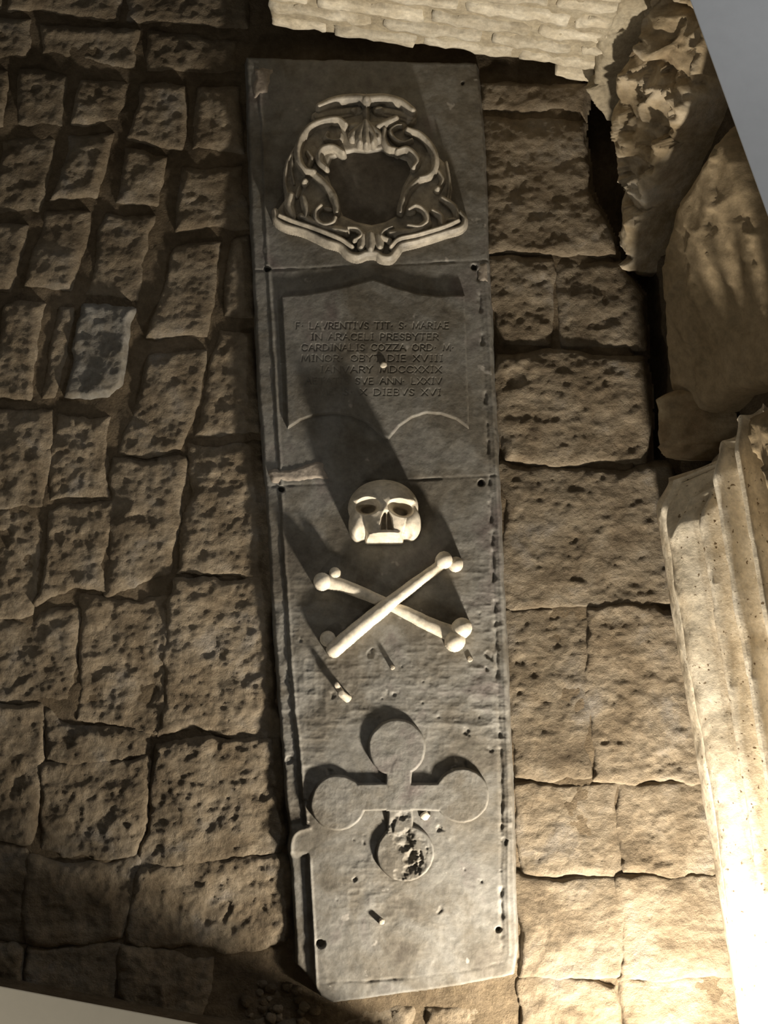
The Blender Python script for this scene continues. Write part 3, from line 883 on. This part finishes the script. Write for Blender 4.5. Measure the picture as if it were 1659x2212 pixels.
BACKP = [cc(*p) for p in [(400, 250), (480, 170), (640, 120), (800, 110), (980, 125), (1110, 180), (1165, 250), (1100, 330), (1230, 400), (1340, 520), (1440, 620), (1470, 800), (1450, 930), (1530, 1000), (1575, 1060),
                          (1530, 1130), (1260, 1220), (1070, 1260), (1000, 1350), (900, 1340), (800, 1320), (720, 1345), (640, 1310), (560, 1245), (420, 1200), (250, 1130), (110, 1080), (70, 1000), (160, 880), (150, 740), (190, 560), (280, 420), (380, 330)]]
SHIELD = [cc(*p) for p in [(610, 520), (700, 500), (800, 510), (920, 490), (1040, 540), (1120, 570), (1160, 650), (1090, 780), (1060, 900), (1060, 1000), (950, 1060), (840, 1085), (720, 1060), (610, 1010), (560, 900), (520, 780), (480, 660), (520, 560)]]


def back_h(U, V, S, W):
    d = -(sdf_poly(U, V, BACKP)) / 1000.0
    e = np.clip(d / 0.010, 0, 1)
    h = 0.013 * np.sqrt(np.clip(1 - (1 - e) ** 2, 0, 1)) - np.where(d < 0, -d * 5, 0)
    s = -sdf_poly(U, V, SHIELD)
    h = h - 0.010 * sstep(-4, 5, s)
    return h + 0.0006 * fbm(S, W, 0.03, 3.0, 3)


relief('frame_ground', BACKP, 0.0018, back_h, M_ARMS, arms, SF, cut=-0.006)


def field_h(U, V, S, W):
    d = -sdf_poly(U, V, SHIELD) / 1000.0
    return np.where(d > -0.004, 0.0045 + 0.005 * sstep(0, 0.06, d) + np.minimum(d, 0) * 1.5, -0.03) + 0.0006 * fbm(S, W, 0.03, 3.0, 3)


relief('shield_field', SHIELD, 0.0018, field_h, M_SHIELD, arms, SF, cut=-0.006)
strokes('hat', [([(440, 190), (560, 142), (700, 126), (800, 130), (930, 126), (1060, 155), (1155, 222)], 36, .036), ([(410, 250), (480, 225), (600, 215), (740, 190)], 42, .019), ([(880, 195), (1000, 215), (1080, 235), (1145, 262)], 42, .019),
                ([(800, 142)], 46, .042), ([(800, 190), (802, 300)], 24, .024), ([(880, 212), (915, 205)], 26, .030), ([(710, 205), (690, 210)], 22, .026)])
strokes('shell', [([(790, 310), (700, 390), (690, 425)], 30, .030), ([(790, 310), (745, 420), (750, 465)], 30, .034), ([(795, 310), (800, 430), (800, 480)], 30, .036), ([(800, 310), (855, 420), (850, 470)], 30, .034), ([(805, 310), (890, 390), (895, 430)], 30, .030), ([(690, 330), (900, 330)], 34, .024)])
strokes('scroll', [([(640, 330), (580, 290), (480, 300), (370, 345), (300, 425), (272, 520), (282, 610), (330, 680), (395, 695)], 27, .036), ([(605, 400), (595, 440), (540, 450), (485, 425), (500, 385)], 18, .028),
                   ([(620, 545), (545, 500), (470, 510), (432, 560), (442, 620), (490, 665)], 25, .034), ([(395, 700), (465, 765), (530, 850), (560, 930), (572, 1000)], 30, .028), ([(345, 530), (375, 580), (355, 640)], 22, .026)])
strokes('scroll', [([(890, 345), (950, 315), (1030, 280)], 30, .034), ([(940, 360), (935, 430), (970, 500), (1040, 520)], 24, .030), ([(1120, 370), (1220, 410), (1300, 500), (1332, 590), (1320, 680), (1275, 730), (1215, 748)], 27, .036),
                   ([(1150, 440), (1090, 465), (1020, 435), (985, 375), (1030, 335), (1070, 330)], 19, .028), ([(1040, 532), (1110, 515), (1172, 560), (1192, 620), (1165, 660)], 25, .034), ([(1190, 760), (1122, 830), (1080, 920), (1062, 1000)], 30, .028)])
strokes('volute', [([(450, 955), (408, 1000), (415, 1065), (470, 1105), (540, 1090), (560, 1050)], 24, .034), ([(480, 970), (525, 975)], 16, .026), ([(300, 1040), (400, 1092), (500, 1132), (640, 1150)], 40, .032), ([(660, 1125), (735, 1135), (760, 1185), (705, 1222)], 22, .032)])
strokes('volute', [([(1130, 985), (1185, 958), (1252, 1000), (1266, 1080), (1210, 1120), (1120, 1110)], 24, .034), ([(1120, 1000), (1170, 995)], 16, .026), ([(1270, 1085), (1200, 1140), (1100, 1162), (985, 1165)], 38, .032), ([(1000, 1120), (940, 1145), (918, 1190), (985, 1222)], 22, .032)])
strokes('acanthus_leaf', [([(215, 870), (200, 950), (225, 1035)], 36, .030), ([(310, 890), (332, 980), (330, 1060)], 28, .032), ([(262, 470), (190, 600), (170, 750), (190, 850)], 16, .020), ([(235, 520), (220, 650), (240, 770)], 13, .018), ([(320, 770), (330, 765)], 26, .034), ([(280, 800), (260, 870)], 18, .024)])
strokes('acanthus_leaf', [([(1360, 680), (1388, 740), (1370, 800)], 22, .024), ([(1350, 820)], 30, .032), ([(1385, 890), (1480, 960), (1500, 1050)], 26, .028), ([(1310, 990), (1372, 1030), (1382, 1100)], 25, .030), ([(1420, 600), (1442, 750), (1430, 880)], 14, .018), ([(1440, 1060), (1500, 1060)], 22, .026)])
strokes('base_moulding', [([(92, 985), (102, 1052), (180, 1102), (300, 1132), (420, 1182), (500, 1222), (600, 1252), (660, 1312), (730, 1335), (800, 1310), (880, 1310), (920, 1340), (985, 1342), (1030, 1290), (1070, 1245), (1200, 1214), (1400, 1152), (1530, 1112), (1560, 1052), (1525, 1000)], 27, .026),
                          ([(130, 1030), (250, 1080), (430, 1140), (600, 1210), (690, 1270)], 20, .034), ([(990, 1270), (1050, 1212), (1200, 1178), (1400, 1118), (1510, 1070)], 20, .034),
                          ([(775, 1180), (760, 1268)], 34, .030), ([(832, 1172), (832, 1285)], 34, .034), ([(892, 1185), (905, 1268)], 34, .030)])

# ---- pale patches, dowels
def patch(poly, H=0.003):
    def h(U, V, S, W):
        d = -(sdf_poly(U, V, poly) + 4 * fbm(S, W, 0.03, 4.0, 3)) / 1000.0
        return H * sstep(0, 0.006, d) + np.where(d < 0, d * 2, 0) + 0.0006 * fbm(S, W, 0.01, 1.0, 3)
    return relief('pale_patch', poly, 0.0022, h, M_PATCH, slab, SF, cut=-0.004)


patch([(578, 1016), (640, 1008), (700, 996), (710, 1034), (650, 1036), (590, 1038)], 0.004)  # lamp light falling between shadows, put in as a pale raised patch
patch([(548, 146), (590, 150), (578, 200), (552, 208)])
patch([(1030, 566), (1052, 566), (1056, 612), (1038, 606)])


def dowel(u, v, r, h, mat, name='dowel', tilt=(0, 0)):
    p = unproj(u, v, ZS)
    V, F, n = [], [], 14
    prof = [(1.15, -0.004), (1.05, 0.0), (1.0, h * .3), (0.97, h * .8), (0.86, h * .97), (0.5, h)]
    for k, (s, zz) in enumerate(prof):
        for i in range(n):
            a = 2 * math.pi * i / n
            w = 1 + 0.12 * math.sin(3 * a + k)
            V.append((p[0] + r * s * w * math.cos(a) + tilt[0] * zz, p[1] + r * s * w * math.sin(a) + tilt[1] * zz, ZS + zz))
    for k in range(len(prof) - 1):
        for i in range(n):
            F.append([k * n + i, k * n + (i + 1) % n, (k + 1) * n + (i + 1) % n, (k + 1) * n + i])
    F.append([(len(prof) - 1) * n + i for i in range(n)])
    return mesh_obj(name, V, F, mat, slab)


dowel(750, 1508, 0.008, 0.026, M_CARVE2, tilt=(-0.5, 0.4))
dowel(737, 1494, 0.006, 0.030, M_CARVE2, tilt=(-0.3, 0.5))
dowel(848, 1442, 0.005, 0.016, M_CARVE2)
dowel(824, 1990, 0.006, 0.013, M_CARVE2)
dowel(1015, 1424, 0.006, 0.008, M_CARVE2)
dowel(834, 1590, 0.004, 0.008, M_CARVE2)


# ------------------------------------------------------------------ loose stones
def pebble(u, v, zg, r, mat, label, group=None, flat=0.6, seed=0, name='pebble', cat='pebble'):
    p = unproj(u, v, zg)
    V, F = [], []
    nu, nv = 12, 8
    for j in range(nv + 1):
        th = math.pi * j / nv
        for i in range(nu):
            ph = 2 * math.pi * i / nu
            d = np.array([math.sin(th) * math.cos(ph), math.sin(th) * math.sin(ph), math.cos(th)])
            k = 1 + 0.35 * float(vnoise(np.array([d[0] * 1.3 + seed * 3.7]), np.array([d[1] * 1.3 + seed]), d[2] * 1.3)[0])
            q = d * r * k
            V.append((p[0] + q[0] * 1.15, p[1] + q[1], zg + r * flat * 0.85 + q[2] * flat))
    for j in range(nv):
        for i in range(nu):
            F.append([j * nu + i, (j + 1) * nu + i, (j + 1) * nu + (i + 1) % nu, j * nu + (i + 1) % nu])
    o = mesh_obj(name, V, F, mat, None)
    return tag(o, label, cat, group)


pebble(917, 1762, ZS - 0.001, 0.0085, M_CARVE, 'small white pebble lying in the notch under the right arm of the cross', seed=1)
pebble(829, 789, ZS + 0.0095, 0.0065, M_CARVE, 'tiny white chip on the middle of the inscription', seed=2)
k = 0
for i in range(26):
    u, v = random.uniform(520, 690), random.uniform(2120, 2205)
    if v < 2085 + max(0, (u - 600)) * 0.95 : continue
    k += 1
    pebble(u, v, -0.016, random.uniform(0.004, 0.012), random.choice([M_PAVE, M_EARTH]), 'small dark rubble stone by the lower left corner of the tomb slab', 'rubble by the foot of the slab', seed=10 + i, name='rubble_stone', cat='stone')
